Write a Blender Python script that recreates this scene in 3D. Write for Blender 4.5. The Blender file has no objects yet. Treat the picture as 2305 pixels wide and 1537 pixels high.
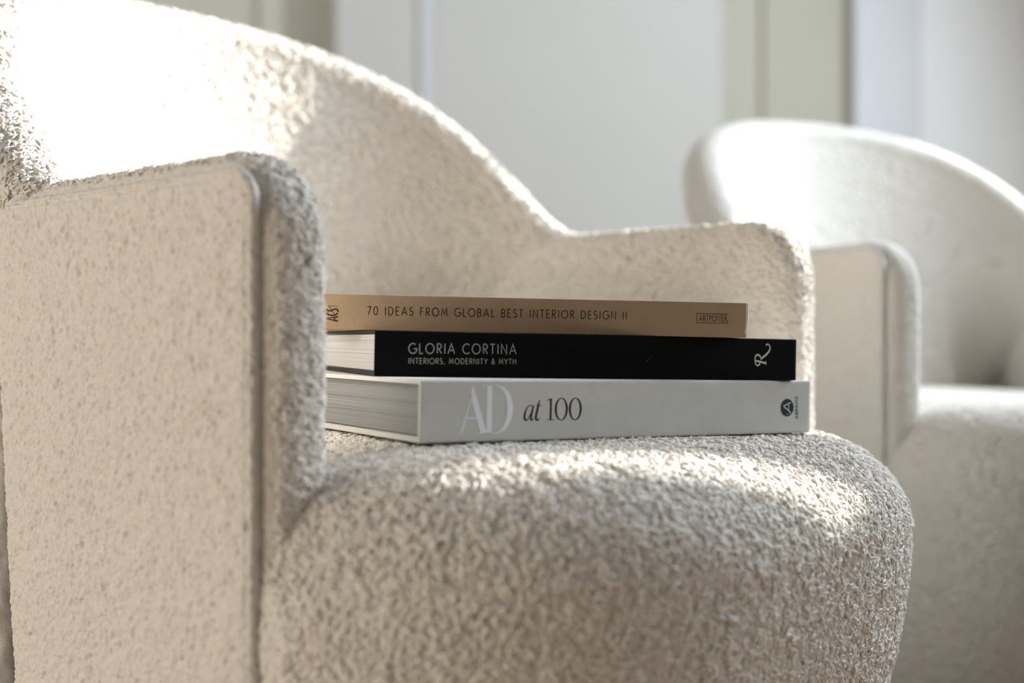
import bpy, bmesh, math
import numpy as np
from mathutils import Matrix, Vector

# ------------------------------------------------------------------ camera, world, lights
scene = bpy.context.scene
col = scene.collection
CAM_H = 0.5
cam_data = bpy.data.cameras.new('camera')
cam = bpy.data.objects.new('camera', cam_data)
col.objects.link(cam)
cam.location = (0, 0, CAM_H)
cam.rotation_euler = (math.pi / 2, 0, 0)
cam_data.sensor_fit = 'HORIZONTAL'
cam_data.sensor_width = 36.0
cam_data.lens = 36.0 * 2800 / 2305
cam_data.clip_start = 0.02
cam_data.dof.use_dof = True
cam_data.dof.focus_distance = 0.885
cam_data.dof.aperture_fstop = 2.8
scene.camera = cam

SUN_AZ, SUN_EL = math.radians(28), math.radians(22)
world = bpy.data.worlds.new('sky')
scene.world = world
world.use_nodes = True
world.node_tree.nodes['Background'].inputs[0].default_value = (0.80, 0.90, 1.0, 1)
world.node_tree.nodes['Background'].inputs[1].default_value = 0.25

sun_d = bpy.data.lights.new('sun', 'SUN')
sun_d.energy = 8.0
sun_d.angle = math.radians(0.6)
sun_d.color = (1.0, 0.97, 0.92)
sun = bpy.data.objects.new('sun', sun_d)
col.objects.link(sun)
sdir = Vector((math.cos(SUN_AZ) * math.cos(SUN_EL), math.sin(SUN_AZ) * math.cos(SUN_EL), math.sin(SUN_EL)))
sun.rotation_euler = sdir.to_track_quat('Z', 'Y').to_euler()
sun.location = (6, 4, 5)


def area_light(name, loc, aim, sx, sy, power, color):
    d = bpy.data.lights.new(name, 'AREA')
    d.shape = 'RECTANGLE'
    d.size, d.size_y, d.energy, d.color = sx, sy, power, color
    o = bpy.data.objects.new(name, d)
    col.objects.link(o)
    o.location = loc
    o.rotation_euler = Vector(aim).to_track_quat('-Z', 'Y').to_euler()
    return o


# cool sky light at the right window, then fill lamps added in unseen openings
area_light('daylight_right', (1.86, 2.25, 1.75), (-1, -0.08, -0.30), 1.05, 1.15, 60, (0.79, 0.885, 1.0))
area_light('fill_left', (-1.93, -0.05, 0.60), (1, 0.2, -0.05), 1.2, 0.6, 14.0, (1.0, 0.905, 0.78))  # added warm fill for the near arm's outer panel
area_light('fill_right_near', (1.86, 1.27, 1.05), (-1, -0.15, -0.25), 0.76, 0.9, 9.5, (0.78, 0.90, 1.0))  # added cool fill for the seat front and near arm band
area_light('fill_left_back', (-1.93, 3.1, 1.7), (1, 0.35, -0.1), 1.1, 1.2, 5.5, (0.95, 0.97, 1.0))  # added to brighten the left part of the back wall
area_light('fill_rear', (0.6, -2.85, 1.6), (0, 1, -0.05), 2.4, 1.8, 0.6, (1.0, 0.97, 0.93))  # added weak fill from behind the camera

scene.view_settings.view_transform = 'Standard'
scene.view_settings.look = 'None'
scene.view_settings.gamma = 1.0
scene.view_settings.use_curve_mapping = False
scene.view_settings.exposure = 0.85


# ------------------------------------------------------------------ materials
def mat(name, color, rough=0.8, sheen=0.0, spec=0.5):
    m = bpy.data.materials.new(name)
    m.use_nodes = True
    b = m.node_tree.nodes['Principled BSDF']
    b.inputs['Base Color'].default_value = (*color, 1)
    b.inputs['Roughness'].default_value = rough
    b.inputs['Specular IOR Level'].default_value = spec
    if sheen:
        b.inputs['Sheen Weight'].default_value = sheen
        b.inputs['Sheen Roughness'].default_value = 0.5
    return m


def noise_mat(name, c1, c2, scale, vec_scale=(1, 1, 1), rough=0.8, bump=0.0, bump_scale=None,
              bump_vec=None, dist=0.001, sheen=0.0, spec=0.5, detail=3.0):
    m = mat(name, c1, rough, sheen, spec)
    nt = m.node_tree
    b = nt.nodes['Principled BSDF']
    tc = nt.nodes.new('ShaderNodeTexCoord')

    def tex(sc, vs):
        mp = nt.nodes.new('ShaderNodeMapping')
        mp.inputs['Scale'].default_value = vs
        nt.links.new(tc.outputs['Object'], mp.inputs['Vector'])
        t = nt.nodes.new('ShaderNodeTexNoise')
        t.inputs['Scale'].default_value = sc
        t.inputs['Detail'].default_value = detail
        nt.links.new(mp.outputs[0], t.inputs['Vector'])
        return t
    t = tex(scale, vec_scale)
    r = nt.nodes.new('ShaderNodeValToRGB')
    r.color_ramp.elements[0].position = 0.3
    r.color_ramp.elements[1].position = 0.7
    r.color_ramp.elements[0].color = (*c1, 1)
    r.color_ramp.elements[1].color = (*c2, 1)
    nt.links.new(t.outputs['Fac'], r.inputs[0])
    nt.links.new(r.outputs[0], b.inputs['Base Color'])
    if bump:
        t2 = tex(bump_scale or scale, bump_vec or vec_scale)
        bp = nt.nodes.new('ShaderNodeBump')
        bp.inputs['Strength'].default_value = bump
        bp.inputs['Distance'].default_value = dist
        nt.links.new(t2.outputs['Fac'], bp.inputs['Height'])
        nt.links.new(bp.outputs[0], b.inputs['Normal'])
    return m


def linen_mat(name, c1, c2, pitch, rough, bump):
    """woven book cloth: crossed fine waves give the threads"""
    m = noise_mat(name, c1, c2, 60, (1, 1, 1), rough)
    nt = m.node_tree
    b = nt.nodes['Principled BSDF']
    tc = nt.nodes.new('ShaderNodeTexCoord')
    outs = []
    for axis in ('X', 'Z'):
        w = nt.nodes.new('ShaderNodeTexWave')
        w.wave_type = 'BANDS'
        w.bands_direction = axis
        w.inputs['Scale'].default_value = 0.314 / pitch
        w.inputs['Distortion'].default_value = 1.2
        w.inputs['Detail'].default_value = 2
        w.inputs['Detail Scale'].default_value = 1.5
        nt.links.new(tc.outputs['Object'], w.inputs['Vector'])
        outs.append(w)
    mx = nt.nodes.new('ShaderNodeMath')
    mx.operation = 'ADD'
    nt.links.new(outs[0].outputs['Fac'], mx.inputs[0])
    nt.links.new(outs[1].outputs['Fac'], mx.inputs[1])
    bp = nt.nodes.new('ShaderNodeBump')
    bp.inputs['Strength'].default_value = bump
    bp.inputs['Distance'].default_value = 0.0004
    nt.links.new(mx.outputs[0], bp.inputs['Height'])
    nt.links.new(bp.outputs[0], b.inputs['Normal'])
    return m


M = {}
M['boucle'] = noise_mat('boucle_fabric', (0.67, 0.627, 0.56), (0.75, 0.705, 0.638), 260, rough=0.95,
                        bump=0.55, bump_scale=1100, dist=0.0006, sheen=0.35, spec=0.15)
M['yarn'] = mat('cream_yarn', (0.74, 0.692, 0.622), 0.95, 0.3, 0.15)
M['seam'] = noise_mat('boucle_piping', (0.60, 0.555, 0.485), (0.68, 0.63, 0.56), 400, rough=0.95,
                      bump=0.6, bump_scale=900, dist=0.0006, sheen=0.1, spec=0.15)
M['base'] = noise_mat('dark_wood_base', (0.05, 0.035, 0.025), (0.09, 0.06, 0.04), 30, (1, 1, 8), rough=0.45)
M['wall_grey'] = noise_mat('white_wall_paint', (0.53, 0.51, 0.47), (0.545, 0.525, 0.485), 3, rough=0.85,
                           bump=0.05, bump_scale=120, dist=0.001)
M['wall_olive'] = noise_mat('olive_wall_paint', (0.50, 0.475, 0.385), (0.515, 0.49, 0.40), 3, rough=0.85,
                            bump=0.05, bump_scale=120, dist=0.001)
M['door'] = noise_mat('white_panel_paint', (0.84, 0.83, 0.80), (0.86, 0.85, 0.82), 4, rough=0.6)
M['taupe'] = noise_mat('taupe_wall_paint', (0.27, 0.245, 0.21), (0.29, 0.265, 0.23), 3, rough=0.85)
M['trim'] = noise_mat('white_trim_paint', (0.60, 0.60, 0.605), (0.62, 0.62, 0.625), 5, rough=0.5)
M['ceiling'] = noise_mat('ceiling_paint', (0.66, 0.655, 0.64), (0.68, 0.675, 0.66), 3, rough=0.9)
M['floor'] = noise_mat('oak_floor', (0.15, 0.10, 0.062), (0.21, 0.145, 0.092), 5, (1, 9, 1), rough=0.45,
                       bump=0.1, dist=0.001)
M['white_cloth'] = linen_mat('white_book_cloth', (0.60, 0.582, 0.54), (0.635, 0.617, 0.575), 0.00075, 0.8, 0.35)
M['tan_cloth'] = linen_mat('tan_book_cloth', (0.40, 0.27, 0.16), (0.435, 0.298, 0.18), 0.0008, 0.75, 0.35)
M['black_cover'] = noise_mat('black_cover_paper', (0.0022, 0.0022, 0.0025), (0.0034, 0.0034, 0.0038), 200, rough=0.6,
                             spec=0.10)
M['black_board'] = noise_mat('charcoal_endpaper', (0.02, 0.017, 0.014), (0.03, 0.026, 0.022), 200, rough=0.7)
M['pages_white'] = noise_mat('coated_pages', (0.24, 0.232, 0.222), (0.50, 0.485, 0.465), 1, (1.5, 1.5, 2600), rough=0.7,
                             detail=2.0)
M['pages_grey'] = noise_mat('grey_page_edges', (0.11, 0.107, 0.104), (0.33, 0.322, 0.312), 1, (1.5, 1.5, 2600), rough=0.7,
                            detail=2.0)
M['pages_cream'] = noise_mat('cream_pages', (0.60, 0.56, 0.48), (0.78, 0.74, 0.66), 1, (1.5, 1.5, 2600), rough=0.7,
                             detail=2.0)
M['ink_black'] = mat('black_print', (0.008, 0.008, 0.008), 0.5, spec=0.3)
M['ink_brown'] = mat('dark_brown_print', (0.035, 0.017, 0.007), 0.6, spec=0.3)
M['ink_white'] = mat('pale_foil_print', (0.62, 0.615, 0.60), 0.5, spec=0.3)
M['ink_grey'] = mat('grey_foil_print', (0.30, 0.30, 0.29), 0.5, spec=0.3)
M['ink_pearl'] = mat('pearl_foil_print', (0.86, 0.87, 0.90), 0.4, spec=0.5)
M['ink_navy'] = mat('dark_teal_print', (0.008, 0.016, 0.022), 0.5, spec=0.3)


# ------------------------------------------------------------------ helpers
def link(name, me, parent=None, label=None, category=None, kind=None, group=None):
    o = bpy.data.objects.new(name, me)
    col.objects.link(o)
    if parent is not None:
        o.parent = parent
    if label:
        o['label'] = label
    if category:
        o['category'] = category
    if kind:
        o['kind'] = kind
    if group:
        o['group'] = group
    return o


def pydata(name, verts, faces, material, parent=None, smooth=False, **kw):
    me = bpy.data.meshes.new(name)
    me.from_pydata([tuple(v) for v in verts], [], faces)
    me.materials.append(material)
    if smooth:
        me.polygons.foreach_set('use_smooth', [True] * len(me.polygons))
    me.update()
    return link(name, me, parent, **kw)


def box_mesh(name, boxes, material, parent=None, bevel=0.0, **kw):
    bm = bmesh.new()
    for (x0, y0, z0, x1, y1, z1) in boxes:
        r = bmesh.ops.create_cube(bm, size=1)
        for v in r['verts']:
            v.co = Vector(((x0 + x1) / 2 + v.co.x * (x1 - x0), (y0 + y1) / 2 + v.co.y * (y1 - y0),
                           (z0 + z1) / 2 + v.co.z * (z1 - z0)))
    if bevel:
        bmesh.ops.bevel(bm, geom=list(bm.edges), offset=bevel, segments=2, affect='EDGES', profile=0.5)
    me = bpy.data.meshes.new(name)
    bm.to_mesh(me)
    bm.free()
    me.materials.append(material)
    return link(name, me, parent, **kw)


# gradient noise in numpy, used to raise the curled yarn of the boucle
def _hash(ix, iy, iz, seed):
    with np.errstate(over='ignore'):
        h = (ix.astype(np.uint32) * np.uint32(374761393) + iy.astype(np.uint32) * np.uint32(668265263)
             + iz.astype(np.uint32) * np.uint32(2246822519) + np.uint32(seed * 3266489917 & 0xffffffff))
        h = (h ^ (h >> np.uint32(15))) * np.uint32(2246822519)
        h = (h ^ (h >> np.uint32(13))) * np.uint32(3266489917)
        return h ^ (h >> np.uint32(16))


def gnoise(p, seed=0):
    i = np.floor(p).astype(np.int32)
    f = (p - i).astype(np.float32)
    w = f * f * f * (f * (f * 6 - 15) + 10)
    out = np.zeros(len(p), np.float32)
    for dx in (0, 1):
        wx = w[:, 0] if dx else 1 - w[:, 0]
        for dy in (0, 1):
            wy = w[:, 1] if dy else 1 - w[:, 1]
            for dz in (0, 1):
                wz = w[:, 2] if dz else 1 - w[:, 2]
                h = _hash(i[:, 0] + dx, i[:, 1] + dy, i[:, 2] + dz, seed)
                gx = (h & np.uint32(1023)).astype(np.float32) / 511.5 - 1
                gy = ((h >> np.uint32(10)) & np.uint32(1023)).astype(np.float32) / 511.5 - 1
                gz = ((h >> np.uint32(20)) & np.uint32(1023)).astype(np.float32) / 511.5 - 1
                out += wx * wy * wz * (gx * (f[:, 0] - dx) + gy * (f[:, 1] - dy) + gz * (f[:, 2] - dz))
    return out


def boucle(p, amp):
    """height of the nubby curled yarn at points p (metres)"""
    p = p.astype(np.float32)
    wv = np.stack([gnoise(p / 0.006, 11), gnoise(p / 0.006 + 7.3, 12), gnoise(p / 0.006 + 3.1, 13)], 1)
    q = p + 0.0034 * wv
    a = gnoise(q / 0.0039, 1)
    b = gnoise(q / 0.0050 + 5.5, 2)
    ridge = 1 - np.minimum(1, np.abs(a) * 3.0)
    ridge2 = 1 - np.minimum(1, np.abs(b) * 3.2)
    h = np.maximum(ridge ** 0.85, 0.9 * ridge2 ** 0.85)
    h = h + 0.45 * gnoise(p / 0.012, 3) + 0.35 * gnoise(p / 0.0028, 4)
    return amp * (h - 0.6)


SURF = {}          # surface points and normals, kept for the yarn loops


def grid_object(name, P, material, parent, chk, amp=0.0020, mask=None, chk_cols=(0, None), **kw):
    """P: (rows, cols, 3) surface points; raised by the boucle height along its normals"""
    P = P.astype(np.float64)
    nr, nc, _ = P.shape
    dr = np.gradient(P, axis=0)
    dc = np.gradient(P, axis=1)
    N = np.cross(dc, dr)
    ln = np.linalg.norm(N, axis=2, keepdims=True)
    N = N / np.maximum(ln, 1e-12)
    (r0, r1), d = chk
    flip = (N[r0:r1, chk_cols[0]:chk_cols[1]] @ np.array(d)).mean() < 0
    if flip:
        N = -N
    if amp:
        h = boucle(P.reshape(-1, 3), amp)
        if mask is not None:
            h = h * mask.reshape(-1)
        P = P + N * h.reshape(nr, nc, 1)
    SURF[(name, parent.name)] = (P, N)
    idx = np.arange(nr * nc, dtype=np.int32).reshape(nr, nc)
    a, b, c, d_ = idx[:-1, :-1], idx[:-1, 1:], idx[1:, 1:], idx[1:, :-1]
    # (dc x dr) is the normal of the order a, b, c, d
    q = np.stack([a, d_, c, b] if flip else [a, b, c, d_], -1).reshape(-1, 4)
    me = bpy.data.meshes.new(name)
    me.vertices.add(nr * nc)
    me.vertices.foreach_set('co', P.reshape(-1).astype(np.float32))
    me.loops.add(q.size)
    me.loops.foreach_set('vertex_index', q.reshape(-1))
    me.polygons.add(len(q))
    me.polygons.foreach_set('loop_start', np.arange(0, q.size, 4, dtype=np.int32))
    me.polygons.foreach_set('use_smooth', np.ones(len(q), bool))
    me.materials.append(material)
    me.update(calc_edges=True)
    return link(name, me, parent, **kw)


def tube(name, pts, r, material, parent, n=8, closed_ends=True, **kw):
    pts = [Vector(p) for p in pts]
    verts, faces = [], []
    up = None
    for i, p in enumerate(pts):
        t = (pts[min(i + 1, len(pts) - 1)] - pts[max(i - 1, 0)]).normalized()
        if up is None:
            up = t.orthogonal().normalized()
        up = (up - t * up.dot(t)).normalized()
        s = t.cross(up)
        for k in range(n):
            a = 2 * math.pi * k / n
            verts.append(p + (up * math.cos(a) + s * math.sin(a)) * r)
    for i in range(len(pts) - 1):
        for k in range(n):
            faces.append((i * n + k, i * n + (k + 1) % n, (i + 1) * n + (k + 1) % n, (i + 1) * n + k))
    faces.append(tuple(range(n))[::-1])
    faces.append(tuple(range((len(pts) - 1) * n, len(pts) * n)))
    return pydata(name, verts, faces, material, parent, smooth=True, **kw)


# ------------------------------------------------------------------ the room
XR, XL, YB, YF, HC = 1.90, -1.97, 4.20, -2.90, 3.05
box_mesh('floor', [(XL - 0.2, YF - 0.2, -0.1, XR + 0.2, YB + 0.2, 0.0)], M['floor'],
         label='dark oak floor under the two armchairs', kind='structure')
box_mesh('ceiling', [(XL - 0.2, YF - 0.2, HC, XR + 0.2, YB + 0.2, HC + 0.1)], M['ceiling'],
         label='pale ceiling above the room', kind='structure')
# the back wall: an olive-beige recess on both sides of a pale grey pier
box_mesh('wall_back', [(XL - 0.2, YB, 0.0, XR + 0.2, YB + 0.15, HC)], M['wall_olive'],
         label='olive beige back wall behind the armchairs', kind='structure')
PY = 4.06


def at(px, y):
    return (px - 1152.5) / 2800 * y


box_mesh('wall_pier', [(at(752, PY), PY, 0.0, at(1625, PY), YB - 0.001, HC)], M['wall_grey'], bevel=0.012,
         label='pale grey wall pier between the two armchairs', kind='structure')
box_mesh('trim_1', [(at(946, PY), PY - 0.014, 0.0, at(968, PY), PY - 0.001, HC)], M['trim'], bevel=0.004,
         label='thin white vertical moulding on the grey pier', kind='structure')
box_mesh('trim_2', [(at(1912, YB), YB - 0.06, 0.0, at(2062, YB), YB - 0.001, HC)], M['trim'], bevel=0.006,
         label='bright white vertical casing behind the right armchair', kind='structure')
box_mesh('trim_3', [(at(1716, YB), YB - 0.02, 0.0, at(1738, YB), YB - 0.001, HC)], M['wall_olive'], bevel=0.004,
         label='narrow olive beige moulding in the right recess', kind='structure')
box_mesh('trim_4', [(at(585, YB), YB - 0.02, 0.0, at(640, YB), YB - 0.001, HC)], M['wall_olive'], bevel=0.004,
         label='narrow olive beige moulding in the left recess', kind='structure')
box_mesh('door_1', [(at(2062, YB) + 0.001, YB - 0.035, 0.0, XR - 0.001, YB - 0.001, HC)], M['door'], bevel=0.004,
         label='pale grey panel right of the white casing', kind='structure')


def wall_with_opening(name, axis, pos, a0, a1, b0, b1, z0, z1, t, label, material):
    """wall slab normal to X or Y with one opening (b0..b1, z0..z1)"""
    bx = []
    for (p0, p1, q0, q1) in ((a0, b0, 0, HC), (b1, a1, 0, HC), (b0, b1, 0, z0), (b0, b1, z1, HC)):
        if p1 - p0 < 1e-4 or q1 - q0 < 1e-4:
            continue
        if axis == 'X':
            bx.append((pos, p0, q0, pos + t, p1, q1))
        else:
            bx.append((p0, pos, q0, p1, pos + t, q1))
    return box_mesh(name, bx, material, label=label, kind='structure')


WY0, WY1, WZ0, WZ1 = 1.709, 3.20, 1.148, 2.60  # opening edges placed to trim the sunbeam on the chairs
box_mesh('wall_right', [(XR, YF, 0, XR + 0.06, 0.88, HC), (XR, 1.66, 0, XR + 0.06, WY0, HC), (XR, WY1, 0, XR + 0.06, YB, HC),
                        (XR, 0.88, 0, XR + 0.06, 1.66, 0.6), (XR, 0.88, 1.5, XR + 0.06, 1.66, HC),
                        (XR, WY0, 0, XR + 0.06, WY1, WZ0), (XR, WY0, WZ1, XR + 0.06, WY1, HC)], M['wall_grey'],
         label='white wall on the right with the sun window and an added fill opening', kind='structure')  # nearer opening is added for fill light
box_mesh('fill_opening_frame', [(XR + 0.005, 0.88, 0.6, XR + 0.055, 0.92, 1.5), (XR + 0.005, 1.62, 0.6, XR + 0.055, 1.66, 1.5),
                      (XR + 0.005, 0.92, 0.6, XR + 0.055, 1.62, 0.64), (XR + 0.005, 0.92, 1.46, XR + 0.055, 1.62, 1.5)],
         M['trim'], label='white frame of the added opening for the near right fill light', kind='structure')  # unseen frame added around the near right fill lamp
box_mesh('window_sun_bars', [(XR + 0.005, 1.774, WZ0, XR + 0.055, 1.868, WZ1),  # unseen mullion placed to shade the seat beside the books
                      (XR + 0.006, 2.414, 1.425, XR + 0.054, WY1, 1.600),  # added bar that trims the sun on the second chair
                      (XR + 0.004, 2.03, WZ0, XR + 0.056, 2.50, 1.335),  # added panel that keeps sun off the far arm's outer side
                      (XR + 0.005, WY1 - 0.05, WZ0, XR + 0.055, WY1, WZ1),
                      (XR + 0.005, WY0, WZ1 - 0.05, XR + 0.055, WY1, WZ1)], M['trim'],
         label='white frame of the high right window, with added bars that shape the sun', kind='structure')
box_mesh('wall_left', [(XL - 0.12, YF, 0, XL, -0.65, HC), (XL - 0.12, 0.55, 0, XL, 2.55, HC), (XL - 0.12, 3.65, 0, XL, YB, HC),
                       (XL - 0.12, -0.65, 0, XL, 0.55, 0.3), (XL - 0.12, -0.65, 0.9, XL, 0.55, HC),
                       (XL - 0.12, 2.55, 0, XL, 3.65, 1.1), (XL - 0.12, 2.55, 2.3, XL, 3.65, HC)], M['taupe'],
         label='taupe wall on the left with two added openings for fill light', kind='structure')  # both openings added for the left fill lamps
wall_with_opening('wall_front', 'Y', YF - 0.12, XL, XR, -0.6, 1.8, 0.7, 2.5, 0.12,
                 'taupe wall behind the viewer with an added opening for fill light', M['taupe'])  # opening added for the rear fill lamp

# ------------------------------------------------------------------ the armchair
# local frame: x = lateral (towards the far arm), y = backwards, z = up; (0,0) is midway between the arm fronts
ZT, U_OUT, U_IN, VF = 0.097, 0.318, 0.262, [-0.012]       # heights here are relative to the camera height, shifted by CAM_H below


def L3(u, v, z):
    return np.stack(np.broadcast_arrays(u, -np.asarray(v), np.asarray(z) + CAM_H), -1)


def arm_profile(inset, step, v_rear, z_low, r0=0.042):
    """polyline (v, z, nv, nz) along the arm top, round the corner and down its front"""
    zt, vf, r = ZT - inset, VF[0] - inset, max(r0 - inset, 0.004)
    pts = []
    n1 = max(2, int((vf - r - v_rear) / step))
    for k in range(n1):
        pts.append((v_rear + (vf - r - v_rear) * k / n1, zt, 0.0, 1.0))
    n2 = max(6, int(r * math.pi / 2 / step))
    for k in range(n2):
        a = math.pi / 2 * (1 - k / n2)
        pts.append((vf - r + r * math.cos(a), zt - r + r * math.sin(a), math.cos(a), math.sin(a)))
    n3 = max(2, int((zt - r - z_low) / step))
    for k in range(n3 + 1):
        pts.append((vf, zt - r + (z_low - zt + r) * k / n3, 1.0, 0.0))
    return np.array(pts)


def side_panel(inset, v_rear, z_low, step, r0=0.042):
    """(v, z, edge distance) grids filling the arm's side inside the profile"""
    zt, vf, r = ZT - inset, VF[0] - inset, max(r0 - inset, 0.004)
    nz, nv = int((zt - z_low) / step), int((vf - v_rear) / step)
    z = np.linspace(z_low, zt, nz)[:, None]
    t = np.linspace(0, 1, nv)[None, :]
    over = np.clip(z - (zt - r), 0, r)
    vmax = vf - r + np.sqrt(np.maximum(r * r - over * over, 0))
    v = v_rear + (vmax - v_rear) * t
    z = z + 0 * v
    # distance to the rounded outline
    cx, cz = vf - r, zt - r
    in_corner = (v > cx) & (z > cz)
    d = np.where(in_corner, r - np.hypot(v - cx, z - cz), np.minimum(vf - v, zt - z))
    return v, z, np.maximum(d, 0)


def make_arm(s, parent, step, label):
    arm = link('armrest', None, parent, label=label)
    VF[0] = -0.012 if s < 0 else -0.001
    # outer panel with a turned-in edge; its rear seam leans forward towards the floor
    v, z, d = side_panel(0.0005, -0.318, -0.43, step, 0.018)
    lean = 0.034 * np.clip((0.10 - z) / 0.34, 0, 1.5)
    t = (v + 0.318) / (v.max(axis=1, keepdims=True) + 0.318)
    v = v + lean * (1 - t)
    d = np.minimum(d, np.maximum(v + 0.318 - lean, 0))
    e = np.clip(1 - d / 0.006, 0, 1)
    belly = 0.004 * np.clip(d / 0.08, 0, 1) ** 0.6
    u = s * (U_OUT - 0.003 + belly - 0.007 * (1 - np.sqrt(np.maximum(1 - e * e, 0))))
    grid_object('outer_panel', L3(u, v, z), M['boucle'], arm, ((0, None), (s, 0, 0)),
                mask=0.80 + 0.75 * np.clip(d / 0.010, 0, 1))
    # padded band over the top and down the front
    pr = arm_profile(0.0, step, -0.310, -0.24)
    nb = int(0.085 / step)
    psi = np.linspace(math.pi, 0, nb)
    cs, sn = np.cos(psi), np.sin(psi)
    uo = U_OUT - 0.0085
    uc, hw = (uo + U_IN) / 2, (uo - U_IN) / 2
    ub = s * (uc - hw * np.sign(cs) * np.abs(cs) ** 0.75)           # starts at the outer seam
    n0 = np.where(cs < 0, -0.010, -0.024)
    nn = n0 + (0.014 - n0) * sn ** np.where(cs < 0, 0.70, 0.75)
    v = pr[:, 0:1] + pr[:, 2:3] * nn[None, :]
    z = pr[:, 1:2] + pr[:, 3:4] * nn[None, :]
    grid_object('front_band', L3(ub[None, :] + 0 * v, v, z), M['boucle'], arm, ((0, 5), (0, 0, 1)),
                mask=0.35 + 0.65 * np.clip((uo - np.abs(ub)) / 0.008, 0, 1)[None, :] + 0 * v)
    # inner panel
    v, z, d = side_panel(0.0235, -0.400, -0.20, step * 1.4)
    u = s * (U_IN + 0 * d)
    grid_object('inner_panel', L3(u, v, z), M['boucle'], arm, ((0, None), (-s, 0, 0)))
    # welt along the outer seam
    pr = arm_profile(0.0012, step, -0.305, -0.42, 0.018)
    ang = np.linspace(0, 2 * math.pi, 20)
    rad = 0.0034
    u = s * (U_OUT - 0.0062 + rad * np.cos(ang))[None, :] + 0 * pr[:, 0:1]
    nn = (rad * np.sin(ang))[None, :]
    grid_object('piping', L3(u, pr[:, 0:1] + pr[:, 2:3] * nn, pr[:, 1:2] + pr[:, 3:4] * nn), M['boucle'], arm,
                ((0, None), (s, 0, 0)), amp=0.0016, chk_cols=(0, 2))
    return arm


def rim_height(ph):
    p = np.degrees(np.minimum(ph, math.pi - ph))
    xs = np.array([0, 15, 30, 45, 60, 75, 90, 105, 120, 135, 150])
    ys = np.array([.115, .165, .225, .284, .3215, .3385, .342, .3385, .3215, .284, .225])
    c = np.polyfit(xs / 90.0, ys, 6)
    return np.polyval(c, p / 90.0)


def make_back(parent, step):
    T0 = 0.06
    n_phi = int(1.0 / step)
    ph = np.linspace(0, math.pi, n_phi)
    ne = 8
    te = np.linspace(math.pi / 2, 0, ne, endpoint=False)
    phi = np.concatenate([np.zeros(ne), ph, np.full(ne, math.pi)])
    tt = np.concatenate([te, np.zeros(n_phi), te[::-1]])
    h = rim_height(phi)
    fold = np.degrees(np.minimum(phi, math.pi - phi))
    T = 0.052 + 0.010 * np.clip(fold / 40, 0, 1)
    hc = h - T / 2
    w = np.clip(1 - fold / 55, 0, 1)
    a_in = lambda z: 0.265 + 0.30 * np.maximum(z - 0.11, 0)
    b_in = lambda z: 0.17 + 0.30 * z
    rows = []
    nI = int(0.40 / step)
    for k in range(nI):
        t = k / nI
        z = -0.13 + (hc + 0.13) * t
        lump = 0.0
        rows.append((a_in(z) + lump, b_in(z), z, 0.9 * np.clip(0.11 - z, 0, 0.2) * w))
    nC = max(14, int(math.pi * T0 / 2 / step))
    for k in range(nC + 1):
        a = math.pi * (1 - k / nC)
        z = hc + T / 2 * math.sin(a)
        off = T / 2 * (1 + math.cos(a))
        sh = (0.9 * np.clip(0.11 - z, 0, 0.2) * (1 - k / nC) + 0.048 * k / nC * np.clip((0.11 - z) / 0.02, 0, 1)) * w
        rows.append((a_in(hc) + off, b_in(hc) + off, z, sh))
    nO = int(0.40 / (step * 1.6))
    for k in range(1, nO + 1):
        t = k / nO
        z = hc + (-0.43 - hc) * t
        zz = np.maximum(z, 0.0)
        blend = np.clip(t * 6, 0, 1)
        ao = (a_in(hc) + T) * (1 - blend) + (0.265 + T + 0.30 * np.maximum(zz - 0.11, 0) + 0.02 * np.minimum(zz - 0.11, 0)) * blend
        bo = b_in(zz) + T
        bo = (b_in(hc) + T) * (1 - blend) + bo * blend
        rows.append((ao, bo, z, 0.048 * np.clip((0.11 - z) / 0.02, 0, 1) * w))
    U, V, Z = [], [], []
    for (a, b, z, sh) in rows:
        z = z + 0 * phi
        u = a * np.cos(phi)
        v = -0.27 - b * np.sin(phi) - sh
        um = 0.291 * np.sign(np.cos(phi))
        end = tt > 0
        u = np.where(end, um + (u - um) * np.cos(tt), u)
        v = v + 0.012 * np.sin(tt)
        z = z - 0.012 * (1 - np.cos(tt))
        U.append(u); V.append(v); Z.append(z)
    P = L3(np.array(U), np.array(V), np.array(Z))
    return grid_object('backrest', P, M['boucle'], parent, ((nI + nC // 2 - 1, nI + nC // 2 + 2), (0, 0, 1)),
                       amp=0.0028)


SEAT_A, SEAT_B, RH, RV = 0.3105, 0.196, 0.100, 0.070


def seat_front(u):
    return SEAT_B * np.maximum(1 - (np.abs(u) / SEAT_A) ** 3, 0) ** (1 / 1.5) - 0.013


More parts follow.
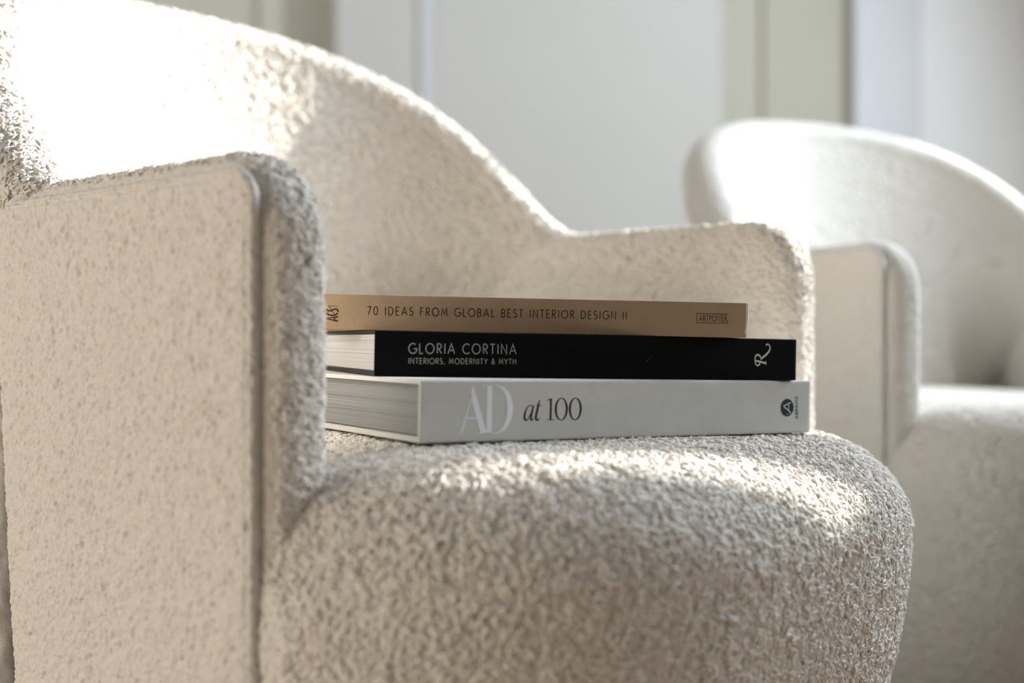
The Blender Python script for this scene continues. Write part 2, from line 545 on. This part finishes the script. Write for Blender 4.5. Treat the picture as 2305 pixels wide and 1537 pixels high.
def make_seat(parent, step):
    uu = np.sin(np.linspace(-1, 1, 20001) * math.pi / 2) * SEAT_A
    vf = seat_front(uu)
    arc = np.concatenate([[0], np.cumsum(np.hypot(np.diff(uu), np.diff(vf)))])
    u = np.interp(np.linspace(0, arc[-1], int(arc[-1] / step)), arc, uu)
    vf = seat_front(u)
    ve = vf - RH
    drop = 0.030 * (np.abs(u) / 0.30) ** 6
    z_top = -0.0656 - 0.0158 * (u + 0.20) - drop
    U, V, Z = [], [], []
    v_back = -0.47
    n0, n1 = 40, int(0.30 / step)
    for k in range(n0 + n1):
        if k < n0:
            v = v_back + (ve - v_back) * 0.45 * k / n0
        else:
            v = v_back + (ve - v_back) * (0.45 + 0.55 * (k - n0) / n1)
        U.append(u); V.append(v); Z.append(z_top - 0.0105 * v)
    nB = int(0.135 / step)
    for k in range(nB):
        b = math.pi / 2 * k / nB
        U.append(u); V.append(ve + RH * math.sin(b)); Z.append(z_top - 0.0105 * ve - RV * (1 - math.cos(b)))
    nC = int(0.27 / step)
    for k in range(nC + 1):
        d = 0.27 * k / nC
        tap = (0.05 * d + 1.2 * d * d) * (vf / SEAT_B)
        U.append(u); V.append(vf - tap); Z.append(z_top - 0.0105 * ve - RV - d)
    U, V, Z = np.array(U), np.array(V), np.array(Z)
    sh = np.clip(-(V + 0.014) / 0.03, 0, 1)
    U = U * (1 - 0.09 * sh * sh * (3 - 2 * sh))
    # a little softness in the upholstery
    P = L3(U, V, Z)
    soft = gnoise((P.reshape(-1, 3) / 0.09).astype(np.float32), 21).reshape(Z.shape)
    P[..., 2] += 0.0012 * soft * np.clip((V + 0.3) / 0.2, 0, 1)
    return grid_object('seat', P, M['boucle'], parent, ((5, 10), (0, 0, 1)), amp=0.0027)


def make_base(parent):
    n = 48
    prof = [(0.02, 0.0), (0.245, 0.0), (0.25, 0.006), (0.25, 0.028), (0.24, 0.036), (0.07, 0.044), (0.06, 0.075), (0.02, 0.075)]
    verts, faces = [], []
    for (r, z) in prof:
        for k in range(n):
            a = 2 * math.pi * k / n
            verts.append((r * math.cos(a), 0.18 + r * math.sin(a), z))
    for i in range(len(prof) - 1):
        for k in range(n):
            faces.append((i * n + k, i * n + (k + 1) % n, (i + 1) * n + (k + 1) % n, (i + 1) * n + k))
    faces.append(tuple(range(n))[::-1])
    faces.append(tuple(range((len(prof) - 1) * n, len(prof) * n)))
    return pydata('base', verts, faces, M['base'], parent, label='dark round swivel base')


def place(o, ox, oy, deg):
    """deg = heading of the seat front in plan, measured from +X"""
    th = math.radians(deg)
    lat = Vector((-math.sin(th), math.cos(th), 0))
    back = Vector((-math.cos(th), -math.sin(th), 0))
    m = Matrix.Identity(4)
    for i in range(3):
        m[i][0], m[i][1], m[i][2] = lat[i], back[i], (0, 0, 1)[i]
    m[0][3], m[1][3] = ox, oy
    o.matrix_world = m


chair = link('armchair', None, None,
             label='cream boucle armchair in front with three books lying on its seat',
             category='armchair', group='matching boucle armchairs')
make_seat(chair, 0.00125)
make_back(chair, 0.0021)
make_arm(-1, chair, 0.0012, 'low armrest nearest the viewer')
make_arm(1, chair, 0.0018, 'low armrest behind the books')
make_base(chair)
place(chair, 0.070, 0.925, -41.3)


def copy_tree(o, parent=None):
    c = o.copy()
    col.objects.link(c)
    c.parent = parent
    for ch in o.children:
        copy_tree(ch, c)
    return c


chair2 = copy_tree(chair)
chair2['label'] = 'empty cream boucle armchair, blurred, standing behind at the right'
TH2 = -66.0
_t = math.radians(TH2)
_F2 = Vector((math.cos(_t), math.sin(_t)))
_L2 = Vector((-math.sin(_t), math.cos(_t)))
_O2 = Vector((0.3955, 1.33)) + 0.315 * _L2 + 0.01 * _F2
place(chair2, _O2.x, _O2.y, TH2)


def yarn_loops(key, parent, n, keep, seed, radius=0.00088, span=0.0046, rise=0.0011, jitter=0.0, name='yarn_loops'):
    """short curled loops of yarn standing out of the cloth: stuff nobody could count"""
    P, N = SURF[key]
    P, N = P.reshape(-1, 3), N.reshape(-1, 3)
    idx = np.flatnonzero(keep(P))
    rng = np.random.default_rng(seed)
    i = rng.choice(idx, n)
    p, nn = P[i] + rng.normal(0, 0.0004, (n, 3)), N[i]
    p = p + nn * (rng.normal(0, 1, (n, 1)) - 0.8) * jitter
    t1 = np.cross(nn, rng.normal(size=(n, 3)))
    t1 /= np.maximum(np.linalg.norm(t1, axis=1, keepdims=True), 1e-9)
    t2 = np.cross(nn, t1)
    m = 8
    t = np.linspace(0, 1, m)[None, :, None]
    L = (span * rng.uniform(0.5, 1.3, n))[:, None, None]
    H = (rise * rng.uniform(0.4, 1.3, n))[:, None, None]
    curl = (rng.uniform(-1, 1, n) * span * 0.7)[:, None, None]
    ph = rng.uniform(0, 6.28, n)[:, None, None]
    pts = (p[:, None, :] + t1[:, None, :] * (t - 0.5) * L + t2[:, None, :] * curl * np.sin(t * 4.2 + ph)
           + nn[:, None, :] * (H * np.sin(math.pi * t) - 0.0007))
    hc = bpy.data.hair_curves.new(name)
    hc.add_curves([m] * n)
    hc.attributes['position'].data.foreach_set('vector', pts.reshape(-1).astype(np.float32))
    ra = hc.attributes.get('radius') or hc.attributes.new('radius', 'FLOAT', 'POINT')
    rr_ = np.repeat(radius * rng.uniform(0.7, 1.25, n), m).astype(np.float32)
    ra.data.foreach_set('value', rr_)
    hc.materials.append(M['yarn'])
    return link(name, hc, parent, kind='stuff')


scene.cycles_curves.shape = 'THICK'
part = {(o.name.split('.')[0]): o for o in chair.children if o.type == 'MESH'}
near_arm = [o for o in chair.children if o.name == 'armrest'][0]
yarn_loops(('seat', 'armchair'), part['seat'], 62000, lambda P: (P[:, 1] < 0.20) & (P[:, 2] > 0.20) & (np.abs(P[:, 0]) < 0.3075), 1)
yarn_loops(('front_band', 'armrest'), near_arm, 10000, lambda P: (P[:, 2] > 0.3) & (P[:, 0] > -0.303), 3)
far_arm = [o for o in chair.children if o.name == 'armrest.001'][0]
yarn_loops(('front_band', 'armrest.001'), far_arm, 9000, lambda P: P[:, 2] > 0.38, 6)
yarn_loops(('inner_panel', 'armrest.001'), far_arm, 9000, lambda P: P[:, 2] > 0.45, 7)
yarn_loops(('backrest', 'armchair'), part['backrest'], 34000, lambda P: (P[:, 2] > 0.50) & (np.hypot(P[:, 0], P[:, 1] - 0.27) < 0.36), 8)

# ------------------------------------------------------------------ lettering helpers (flat print, 2-D strokes)
def arc(cx, cy, rx, ry, a0, a1, n=14):
    return [(cx + rx * math.cos(math.radians(a0 + (a1 - a0) * i / n)),
             cy + ry * math.sin(math.radians(a0 + (a1 - a0) * i / n))) for i in range(n + 1)]


GLYPH = {  # monoline capitals on a cap height of 1: (advance width, strokes)
    'A': (0.80, [[(0.02, 0), (0.40, 1), (0.78, 0)], [(0.15, 0.33), (0.65, 0.33)]]),
    'B': (0.60, [[(0.08, 0), (0.08, 1)], [(0.08, 1)] + arc(0.30, 0.755, 0.20, 0.245, 90, -90) + [(0.08, 0.51)],
                 [(0.08, 0.51)] + arc(0.32, 0.255, 0.23, 0.255, 90, -90) + [(0.08, 0)]]),
    'C': (0.84, [arc(0.50, 0.5, 0.46, 0.5, 48, 312, 22)]),
    'D': (0.76, [[(0.08, 0), (0.08, 1)], [(0.08, 1)] + arc(0.24, 0.5, 0.46, 0.5, 90, -90, 20) + [(0.08, 0)]]),
    'E': (0.54, [[(0.50, 0), (0.08, 0), (0.08, 1), (0.50, 1)], [(0.08, 0.52), (0.46, 0.52)]]),
    'F': (0.52, [[(0.08, 0), (0.08, 1), (0.48, 1)], [(0.08, 0.52), (0.44, 0.52)]]),
    'G': (0.92, [arc(0.50, 0.5, 0.46, 0.5, 50, 345, 24) + [(0.96, 0.47), (0.58, 0.47)]]),
    'H': (0.72, [[(0.08, 0), (0.08, 1)], [(0.64, 0), (0.64, 1)], [(0.08, 0.52), (0.64, 0.52)]]),
    'I': (0.16, [[(0.08, 0), (0.08, 1)]]),
    'L': (0.48, [[(0.08, 1), (0.08, 0), (0.46, 0)]]),
    'M': (0.92, [[(0.06, 0), (0.16, 1), (0.46, 0.25), (0.76, 1), (0.86, 0)]]),
    'N': (0.76, [[(0.08, 0), (0.08, 1), (0.68, 0), (0.68, 1)]]),
    'O': (1.00, [arc(0.50, 0.5, 0.46, 0.5, 0, 360, 32)]),
    'P': (0.56, [[(0.08, 0), (0.08, 1)], [(0.08, 1)] + arc(0.28, 0.74, 0.24, 0.26, 90, -90) + [(0.08, 0.48)]]),
    'R': (0.60, [[(0.08, 0), (0.08, 1)], [(0.08, 1)] + arc(0.28, 0.74, 0.24, 0.26, 90, -90) + [(0.08, 0.48)],
                 [(0.26, 0.48), (0.56, 0)]]),
    'S': (0.56, [arc(0.28, 0.75, 0.20, 0.25, 35, 250, 14) + arc(0.28, 0.27, 0.24, 0.27, 70, -145, 14)]),
    'T': (0.58, [[(0.02, 1), (0.56, 1)], [(0.29, 1), (0.29, 0)]]),
    'W': (1.08, [[(0.02, 1), (0.27, 0), (0.54, 0.95), (0.81, 0), (1.06, 1)]]),
    'Y': (0.68, [[(0.02, 1), (0.34, 0.46), (0.66, 1)], [(0.34, 0.46), (0.34, 0)]]),
    '7': (0.60, [[(0.04, 1), (0.56, 1), (0.18, 0)]]),
    '0': (0.66, [arc(0.33, 0.5, 0.27, 0.5, 0, 360, 28)]),
    '&': (0.70, [[(0.66, 0), (0.16, 0.72)] + arc(0.31, 0.81, 0.16, 0.19, 200, -20, 12) + [(0.40, 0.62), (0.14, 0.42)]
                 + arc(0.28, 0.22, 0.22, 0.22, 130, 300, 12) + [(0.66, 0.45)]]),
    ',': (0.22, [[(0.12, 0.06), (0.04, -0.16)]]),
    ' ': (0.36, []),
}


def strip(pts, widths):
    """flat ribbon with mitred joints: returns verts (x, z) and quads"""
    P = np.array(pts, float)
    n = len(P)
    W = np.array(widths, float) if np.ndim(widths) else np.full(n, float(widths))
    closed = np.allclose(P[0], P[-1])
    V, Fq = [], []
    seg = np.diff(P, axis=0)
    seg /= np.maximum(np.linalg.norm(seg, axis=1, keepdims=True), 1e-9)
    for i in range(n):
        if closed and i in (0, n - 1):
            a, b = seg[-1], seg[0]
        else:
            a, b = seg[max(i - 1, 0)], seg[min(i, n - 2)]
        t = a + b
        ln = np.linalg.norm(t)
        t = a if ln < 1e-6 else t / ln
        nrm = np.array([-t[1], t[0]])
        k = 1 / max(0.42, abs(np.dot(nrm, np.array([-a[1], a[0]]))))
        V += [P[i] + nrm * W[i] / 2 * k, P[i] - nrm * W[i] / 2 * k]
    for i in range(n - 1):
        Fq.append((2 * i, 2 * i + 1, 2 * i + 3, 2 * i + 2))
    return V, Fq


def smooth_path(pts, n=10):
    P = np.array(pts, float)
    out = []
    for i in range(len(P) - 1):
        p0, p1, p2, p3 = P[max(i - 1, 0)], P[i], P[i + 1], P[min(i + 2, len(P) - 1)]
        for k in range(n):
            t = k / n
            out.append(0.5 * ((2 * p1) + (-p0 + p2) * t + (2 * p0 - 5 * p1 + 4 * p2 - p3) * t * t
                              + (-p0 + 3 * p1 - 3 * p2 + p3) * t ** 3))
    out.append(P[-1])
    return np.array(out)


class Print:
    """collects flat shapes in spine coordinates (metres) and links them as one mesh on the spine face"""
    def __init__(self):
        self.v, self.f = [], []

    def add(self, V, Fq):
        b = len(self.v)
        self.v += [tuple(p) for p in V]
        self.f += [tuple(b + i for i in q) for q in Fq]

    def stroke(self, pts, w):
        self.add(*strip(pts, w))

    def brush(self, pts, n=10):
        """pts: (x, z, width) knots of a smooth thick-thin stroke"""
        s = smooth_path(pts, n)
        self.add(*strip(s[:, :2], np.maximum(s[:, 2], 1e-6)))

    def poly(self, pts):
        self.add(pts, [tuple(range(len(pts)))])

    def text(self, s, x0, z0, x1, z1, cap, weight, gap=0.30, xs=None):
        """lettering from (x0,z0) to (x1,z1) along the baseline; cap height and stroke weight in metres"""
        total = sum(GLYPH[c][0] for c in s) + gap * (len(s) - 1)
        L = math.hypot(x1 - x0, z1 - z0)
        k = L / total                      # horizontal unit
        dx, dz = (x1 - x0) / L, (z1 - z0) / L
        pen = 0.0
        for c in s:
            for st in GLYPH[c][1]:
                m = [(p * k, q * cap) for p, q in st]
                q = [(x0 + dx * (pen * k + a) - dz * b, z0 + dz * (pen * k + a) + dx * b) for a, b in m]
                self.stroke(q, weight)
            pen += GLYPH[c][0] + gap

    def build(self, name, material, parent, y, label=None):
        verts = [(x, y, z) for x, z in self.v]
        me = bpy.data.meshes.new(name)
        me.from_pydata(verts, [], self.f)
        me.materials.append(material)
        bm = bmesh.new()
        bm.from_mesh(me)
        for f in bm.faces:
            f.normal_update()
            if f.normal.y > 0:
                f.normal_flip()
        bm.to_mesh(me)
        bm.free()
        return link(name, me, parent, label=label)


# ------------------------------------------------------------------ the three books
def frame_obj(name, P, x, y, z, **kw):
    o = link(name, None, None, **kw)
    m = Matrix.Identity(4)
    for i in range(3):
        m[i][0], m[i][1], m[i][2], m[i][3] = x[i], y[i], z[i], P[i]
    m[2][3] += CAM_H
    o.matrix_world = m
    return o


def rounded(pts_r, seg=5):
    """2-D outline with rounded corners from (x, y, radius) corners"""
    out = []
    n = len(pts_r)
    for i in range(n):
        p0, p1, p2 = (np.array(pts_r[(i + k) % n][:2], float) for k in (-1, 0, 1))
        r = pts_r[i][2]
        if r <= 0:
            out.append(tuple(p1)); continue
        a, b = (p0 - p1), (p2 - p1)
        a /= np.linalg.norm(a); b /= np.linalg.norm(b)
        for k in range(seg + 1):
            t = k / seg
            q = (1 - t) ** 2 * (p1 + a * r) + 2 * t * (1 - t) * p1 + t * t * (p1 + b * r)
            out.append(tuple(q))
    return out


def extrude_x(name, outline, stations, material, parent, **kw):
    """stations: (x, inset-function of (y,z) -> (y,z)); caps are n-gons split by triangulation"""
    bm = bmesh.new()
    loops = []
    for x, fn in stations:
        loops.append([bm.verts.new((x, *fn(y, z))) for (y, z) in outline])
    n = len(outline)
    for a, b in zip(loops[:-1], loops[1:]):
        for k in range(n):
            bm.faces.new((a[k], a[(k + 1) % n], b[(k + 1) % n], b[k]))
    c0 = bm.faces.new(loops[0][::-1])
    c1 = bm.faces.new(loops[-1])
    bm.normal_update()
    bmesh.ops.triangulate(bm, faces=[c0, c1])
    bmesh.ops.recalc_face_normals(bm, faces=bm.faces)
    me = bpy.data.meshes.new(name)
    bm.to_mesh(me)
    bm.free()
    me.materials.append(material)
    o = link(name, me, parent, **kw)
    return o


def case_cover(name, L, D, T, board_lo, board_hi, spine, r, r_end, material, parent, zr=1.0, yr=0.6, **kw):
    """U-shaped book case: two boards joined by a spine (spine face at y = 0)"""
    outline = rounded([(D, 0, 0.0006), (D, board_lo, 0.0006), (spine, board_lo, 0.0008), (spine, T - board_hi, 0.0008),
                       (D, T - board_hi, 0.0006), (D, T, 0.0006), (0, T, r), (0, 0, r)])

    def inset(d):
        def fn(y, z):
            dz = d * zr
            if y > spine * 1.05:                       # the boards are thin, the spine is not
                dz = min(dz, min(board_lo, board_hi) * 0.92)
            if z < board_lo * 0.95:
                z = max(z, dz)
            elif z > T - board_hi * 0.95:
                z = min(z, T - dz)
            if z < T / 2 and y < spine * 1.05:
                z = max(z, dz)
            elif y < spine * 1.05:
                z = min(z, T - dz)
            return (max(y, min(d * yr, spine * 0.9)), z)
        return fn
    st = [(0.0009 * (1 - math.cos(math.pi / 2 * k / 4)), 0.0009 * (1 - math.sin(math.pi / 2 * k / 4))) for k in range(5)]
    body = [(L * t, 0.0) for t in (0.2, 0.4, 0.6, 0.8)]
    en = [(L - r_end * (1 - math.sin(math.pi / 2 * k / 7)), r_end * (1 - math.cos(math.pi / 2 * k / 7))) for k in range(8)]
    stations = [(x, inset(d)) for x, d in st + body + en]
    return extrude_x(name, outline, stations, material, parent, **kw)


def page_block(name, x0, x1, y0, y1, z0, z1, n, material, parent, seed, jitter):
    """leaves gathered into thin layers whose edges stand a little uneven"""
    rng = np.random.default_rng(seed)
    hgt = rng.uniform(0.5, 1.5, n)
    zs = z0 + (z1 - z0) * np.concatenate([[0], np.cumsum(hgt) / hgt.sum()])
    bx = []
    for k in range(n):
        j = rng.uniform(0, jitter)
        if rng.random() < 0.12:
            j += jitter * 1.6
        bx.append((x0 + j, y0, zs[k], x1 - rng.uniform(0, jitter), y1 - rng.uniform(0, jitter), zs[k + 1]))
    return box_mesh(name, bx, material, parent)


NRM = Vector((0.01829539, 0.00491572, 0.99982054))
PRINT_Y = -0.00012

# --- bottom: the large white cloth book
TW, LW = 0.0397, 0.3362
white = frame_obj('book', (-0.0572, 0.772, -0.0634), (0.85002377, 0.5264318, -0.01814256),
                  (-0.52642651, 0.85020315, 0.00545279), NRM,
                  label='thick off-white cloth hardback at the bottom of the book stack, marked AD at 100',
                  category='book', group='books stacked on the seat')
case_cover('cover', LW, 0.252, TW, 0.0036, 0.0030, 0.0030, 0.0022, 0.0048, M['white_cloth'], white)
page_block('page_block', 0.0042, LW - 0.003, 0.0032, 0.247, 0.0041, TW - 0.0036, 46, M['pages_grey'], white, 3, 0.00025)
p = Print()                                            # AD, pale on pale
x0, zb, H = 0.0265, 0.0052, 0.0312                     # origin, baseline, cap height


def ad(x, z):
    return (x0 + x * H, zb + z * H)


p.poly([ad(0.33, 0.98), ad(0.355, 0.98), ad(0.70, 0.0), ad(0.545, 0.0), ad(0.30, 0.74)])       # heavy diagonal
p.poly([ad(0.06, 0.0), ad(0.10, 0.0), ad(0.335, 0.78), ad(0.30, 0.78)])                         # hairline
p.poly([ad(0.135, 0.31), ad(0.46, 0.31), ad(0.45, 0.34), ad(0.145, 0.34)])
p.poly([ad(0.0, 0.0), ad(0.17, 0.0), ad(0.17, 0.018), ad(0.0, 0.018)])
p.poly([ad(0.47, 0.0), ad(0.82, 0.0), ad(0.82, 0.018), ad(0.47, 0.018)])
p.poly([ad(0.68, 0.0), ad(0.81, 0.0), ad(0.81, 1.0), ad(0.68, 1.0)])                            # stem of the D
p.poly([ad(0.57, 0.982), ad(0.86, 0.982), ad(0.86, 1.0), ad(0.57, 1.0)])
bowl = [(0.80, 0.99, 0.018), (0.94, 0.985, 0.025), (1.10, 0.90, 0.075), (1.21, 0.72, 0.125), (1.245, 0.50, 0.145),
        (1.21, 0.28, 0.125), (1.10, 0.10, 0.075), (0.94, 0.015, 0.025), (0.80, 0.010, 0.018)]
p.brush([(*ad(x, z), w * H) for x, z, w in bowl])
p.build('title_lettering', M['ink_pearl'], white, PRINT_Y, 'pale AD printed on the spine')
p = Print()                                            # at 100
S = 0.0145


def at100(x, z):
    return (0.0757 + x * S, 0.0131 + z * S)


def nib(knots, n=10):
    p.brush([(*at100(x, z), w * S) for x, z, w in knots], n)


nib([(0.47, 0.60, .02), (0.40, 0.69, .035), (0.27, 0.66, .045), (0.13, 0.48, .07), (0.06, 0.23, .105), (0.08, 0.06, .10),
     (0.17, 0.02, .07), (0.29, 0.14, .035), (0.42, 0.38, .025)])                                # bowl of the a
nib([(0.52, 0.70, .05), (0.49, 0.52, .09), (0.41, 0.22, .105), (0.40, 0.06, .095), (0.46, 0.02, .06), (0.56, 0.12, .02)])
nib([(0.86, 0.93, .03), (0.81, 0.76, .08), (0.74, 0.48, .105), (0.67, 0.18, .11), (0.69, 0.04, .10), (0.77, 0.02, .07),
     (0.89, 0.12, .02)])                                                                        # t
nib([(0.66, 0.675, .035), (0.80, 0.685, .04), (0.97, 0.66, .03)], 6)
p.poly([at100(1.42, 0.02), at100(1.52, 0.02), at100(1.52, 1.0), at100(1.50, 1.0), at100(1.27, 0.93), at100(1.27, 0.905), at100(1.42, 0.91)])
p.poly([at100(1.29, 0.0), at100(1.66, 0.0), at100(1.66, 0.03), at100(1.29, 0.03)])
for cx in (2.05, 2.83):
    ring, ww = [], []
    for k in range(49):
        a = 2 * math.pi * k / 48
        ring.append(at100(cx + 0.305 * math.cos(a), 0.5 + 0.50 * math.sin(a)))
        ww.append((0.035 + 0.075 * abs(math.cos(a)) ** 1.5) * S)
    p.stroke(ring, ww)
p.build('title_lettering', M['ink_black'], white, PRINT_Y, 'black serif lettering at 100')
p = Print()                                            # publisher's oval
p.poly([(0.3102 + 0.0066 * math.cos(2 * math.pi * k / 36), 0.0193 + 0.0066 * math.sin(2 * math.pi * k / 36)) for k in range(36)])
p.build('emblem_oval', M['ink_navy'], white, PRINT_Y)
p = Print()
p.stroke([(0.3138, 0.0232), (0.3062, 0.0204)], 0.00085)
p.stroke([(0.3070, 0.0199), (0.3105, 0.0178), (0.3140, 0.0156)], 0.00085)
p.stroke([(0.3117, 0.0218), (0.3117, 0.0172)], 0.00060)
p.stroke([(0.3140, 0.0156), (0.3128, 0.0147), (0.3118, 0.0150)], 0.00040)
p.stroke([(0.3105, 0.0138), (0.3098, 0.0143), (0.3106, 0.0148)], 0.00030)
p.build('emblem_letter', M['ink_white'], white, PRINT_Y * 2)
p = Print()
p.text('ABRAMS', 0.3218, 0.0108, 0.3210, 0.0276, 0.0029, 0.00042, gap=0.16)
p.build('publisher_lettering', M['ink_navy'], white, PRINT_Y)

# --- middle: the black book
TB, LB = 0.0308, 0.3233
black = frame_obj('book', (-0.092, 0.83, -0.02314121), (0.94568777, 0.32452645, -0.0189004),
                  (-0.32456112, 0.94586385, 0.0012886), NRM,
                  label='black book with white page edges in the middle of the book stack',
                  category='book', group='books stacked on the seat')
case_cover('cover', LB, 0.238, TB, 0.0036, 0.0022, 0.0012, 0.0010, 0.0022, M['black_cover'], black, zr=0.35, yr=0.5)
page_block('page_block', 0.0006, LB - 0.001, 0.0014, 0.234, 0.0038, TB - 0.0028, 40, M['pages_white'], black, 8, 0.00018)
p = Print()
p.text('GLORIA CORTINA', 0.0232, 0.0156, 0.1000, 0.0163, 0.0067, 0.00086, gap=0.26)
p.text('INTERIORS, MODERNITY & MYTH', 0.0233, 0.0087, 0.1001, 0.0092, 0.0037, 0.00058, gap=0.22)
p.build('title_lettering', M['ink_grey'], black, PRINT_Y, 'pale grey sans-serif title')
p = Print()                                            # swash R, turned to read upwards
RS = 0.0062


def rr(a, b):                                          # a = along reading direction (up), b = letter height (to the left)
    return (0.2990 - b * RS * 1.0, 0.0108 + a * RS)


def rnib(knots, n=10):
    p.brush([(*rr(a, b), w * RS) for a, b, w in knots], n)


rnib([(0.30, 1.15, .16), (0.12, 1.25, .20), (0.00, 1.42, .17), (0.10, 1.66, .14), (0.42, 1.80, .12), (0.80, 1.83, .12),
      (1.12, 1.74, .18), (1.27, 1.50, .24), (1.18, 1.20, .20), (0.95, 1.06, .13), (0.72, 1.02, .09)])
rnib([(0.58, 1.74, .20), (0.46, 1.15, .24), (0.30, 0.40, .24)], 6)
rnib([(0.10, 0.36, .10), (0.30, 0.34, .14), (0.52, 0.36, .10)], 4)
rnib([(0.72, 1.06, .10), (0.95, 0.80, .24), (1.35, 0.28, .25), (1.80, -0.10, .19), (2.20, -0.20, .15), (2.52, -0.02, .13),
      (2.58, 0.22, .16), (2.42, 0.34, .20)])
p.build('publisher_emblem', M['ink_white'], black, PRINT_Y, 'white swash letter R')
p = Print()
p.stroke([(0.1985, 0.0118), (0.2030, 0.0162)], 0.00012)
p.build('scratch', M['ink_grey'], black, PRINT_Y)

# --- top: the tan book
TT, LT = 0.0252, 0.3060
tan = frame_obj('book', (-0.133, 0.87, 0.00841794), (0.99320449, 0.11486376, -0.01873906),
                (-0.11493527, 0.99336909, -0.00278084), NRM,
                label='tan cloth book on top of the book stack with dark brown lettering',
                category='book', group='books stacked on the seat')
case_cover('cover', LT, 0.222, TT, 0.0012, 0.0012, 0.0014, 0.0007, 0.0020, M['tan_cloth'], tan, zr=0.3, yr=0.65)
page_block('page_block', 0.0008, LT - 0.0008, 0.0016, 0.219, 0.0013, TT - 0.0013, 30, M['pages_cream'], tan, 12, 0.0002)
p = Print()
p.text('70 IDEAS FROM GLOBAL BEST INTERIOR DESIGN II', 0.0311, 0.0110, 0.2168, 0.0115, 0.0057, 0.00062, gap=0.30)
p.build('title_lettering', M['ink_brown'], tan, PRINT_Y, 'dark brown sans-serif title')
p = Print()
p.stroke([(0.2912, 0.0169), (0.2683, 0.0170), (0.2683, 0.0101), (0.2914, 0.0104), (0.2914, 0.0120)], 0.00042)
p.text('ARTPOWER', 0.2702, 0.0115, 0.2908, 0.0117, 0.0042, 0.00045, gap=0.22)
p.build('publisher_mark', M['ink_brown'], tan, PRINT_Y, 'boxed publisher name')
# pale paper edge at the spine end; its cream stands in for sunlight
tz = np.linspace(0.0, 1.0, 12)[:, None]
ta = np.linspace(-math.pi, math.pi, 17)[None, :]
ex = LT - 0.0002 - 0.0024 * (1 - tz) ** 4 + 0.0017 * np.cos(ta)
ey = 0.0017 + 0.0017 * np.sin(ta) + 0 * tz
ez = 0.0004 + (TT - 0.0008) * tz + 0 * ta
grid_object('cover_edge', np.stack([ex, ey, ez], -1), M['pages_cream'], tan, ((0, None), (0, -1, 0)), amp=0,
            chk_cols=(3, 6), label='pale paper edge at the end of the spine, standing in for its sunlit line')
p = Print()                                            # ACS and a thin slash stroke, reading upwards


def acs(a, b):                                         # a upwards, b from baseline leftwards
    return (0.0110 - b * 0.0082, 0.0060 + a * 0.0040)


for pts, w in (([(0.0, 0.0), (0.42, 1.0), (0.78, 0.0)], 0.0011), ([(0.16, 0.28), (0.66, 0.28)], 0.0009),
               (arc(1.42, 0.5, 0.42, 0.48, 300, 60, 16)[::-1] if False else
                [(1.0 + 0.62 * (1 - math.sin(t)), 0.5 + 0.48 * math.cos(t)) for t in np.linspace(0.25, math.pi - 0.25, 16)], 0.00105),
               ([(1.62, 0.03), (1.80, 0.0), (2.06, 0.08), (2.12, 0.26), (2.00, 0.42), (1.86, 0.52), (1.76, 0.68), (1.82, 0.88), (1.98, 0.96), (2.14, 0.90)], 0.0010),
               ([(1.20, 0.30), (2.62, 0.80), (2.62, 0.0)], 0.00038)):
    p.stroke([acs(a, b) for a, b in pts], w)
p.build('publisher_lettering', M['ink_brown'], tan, PRINT_Y)
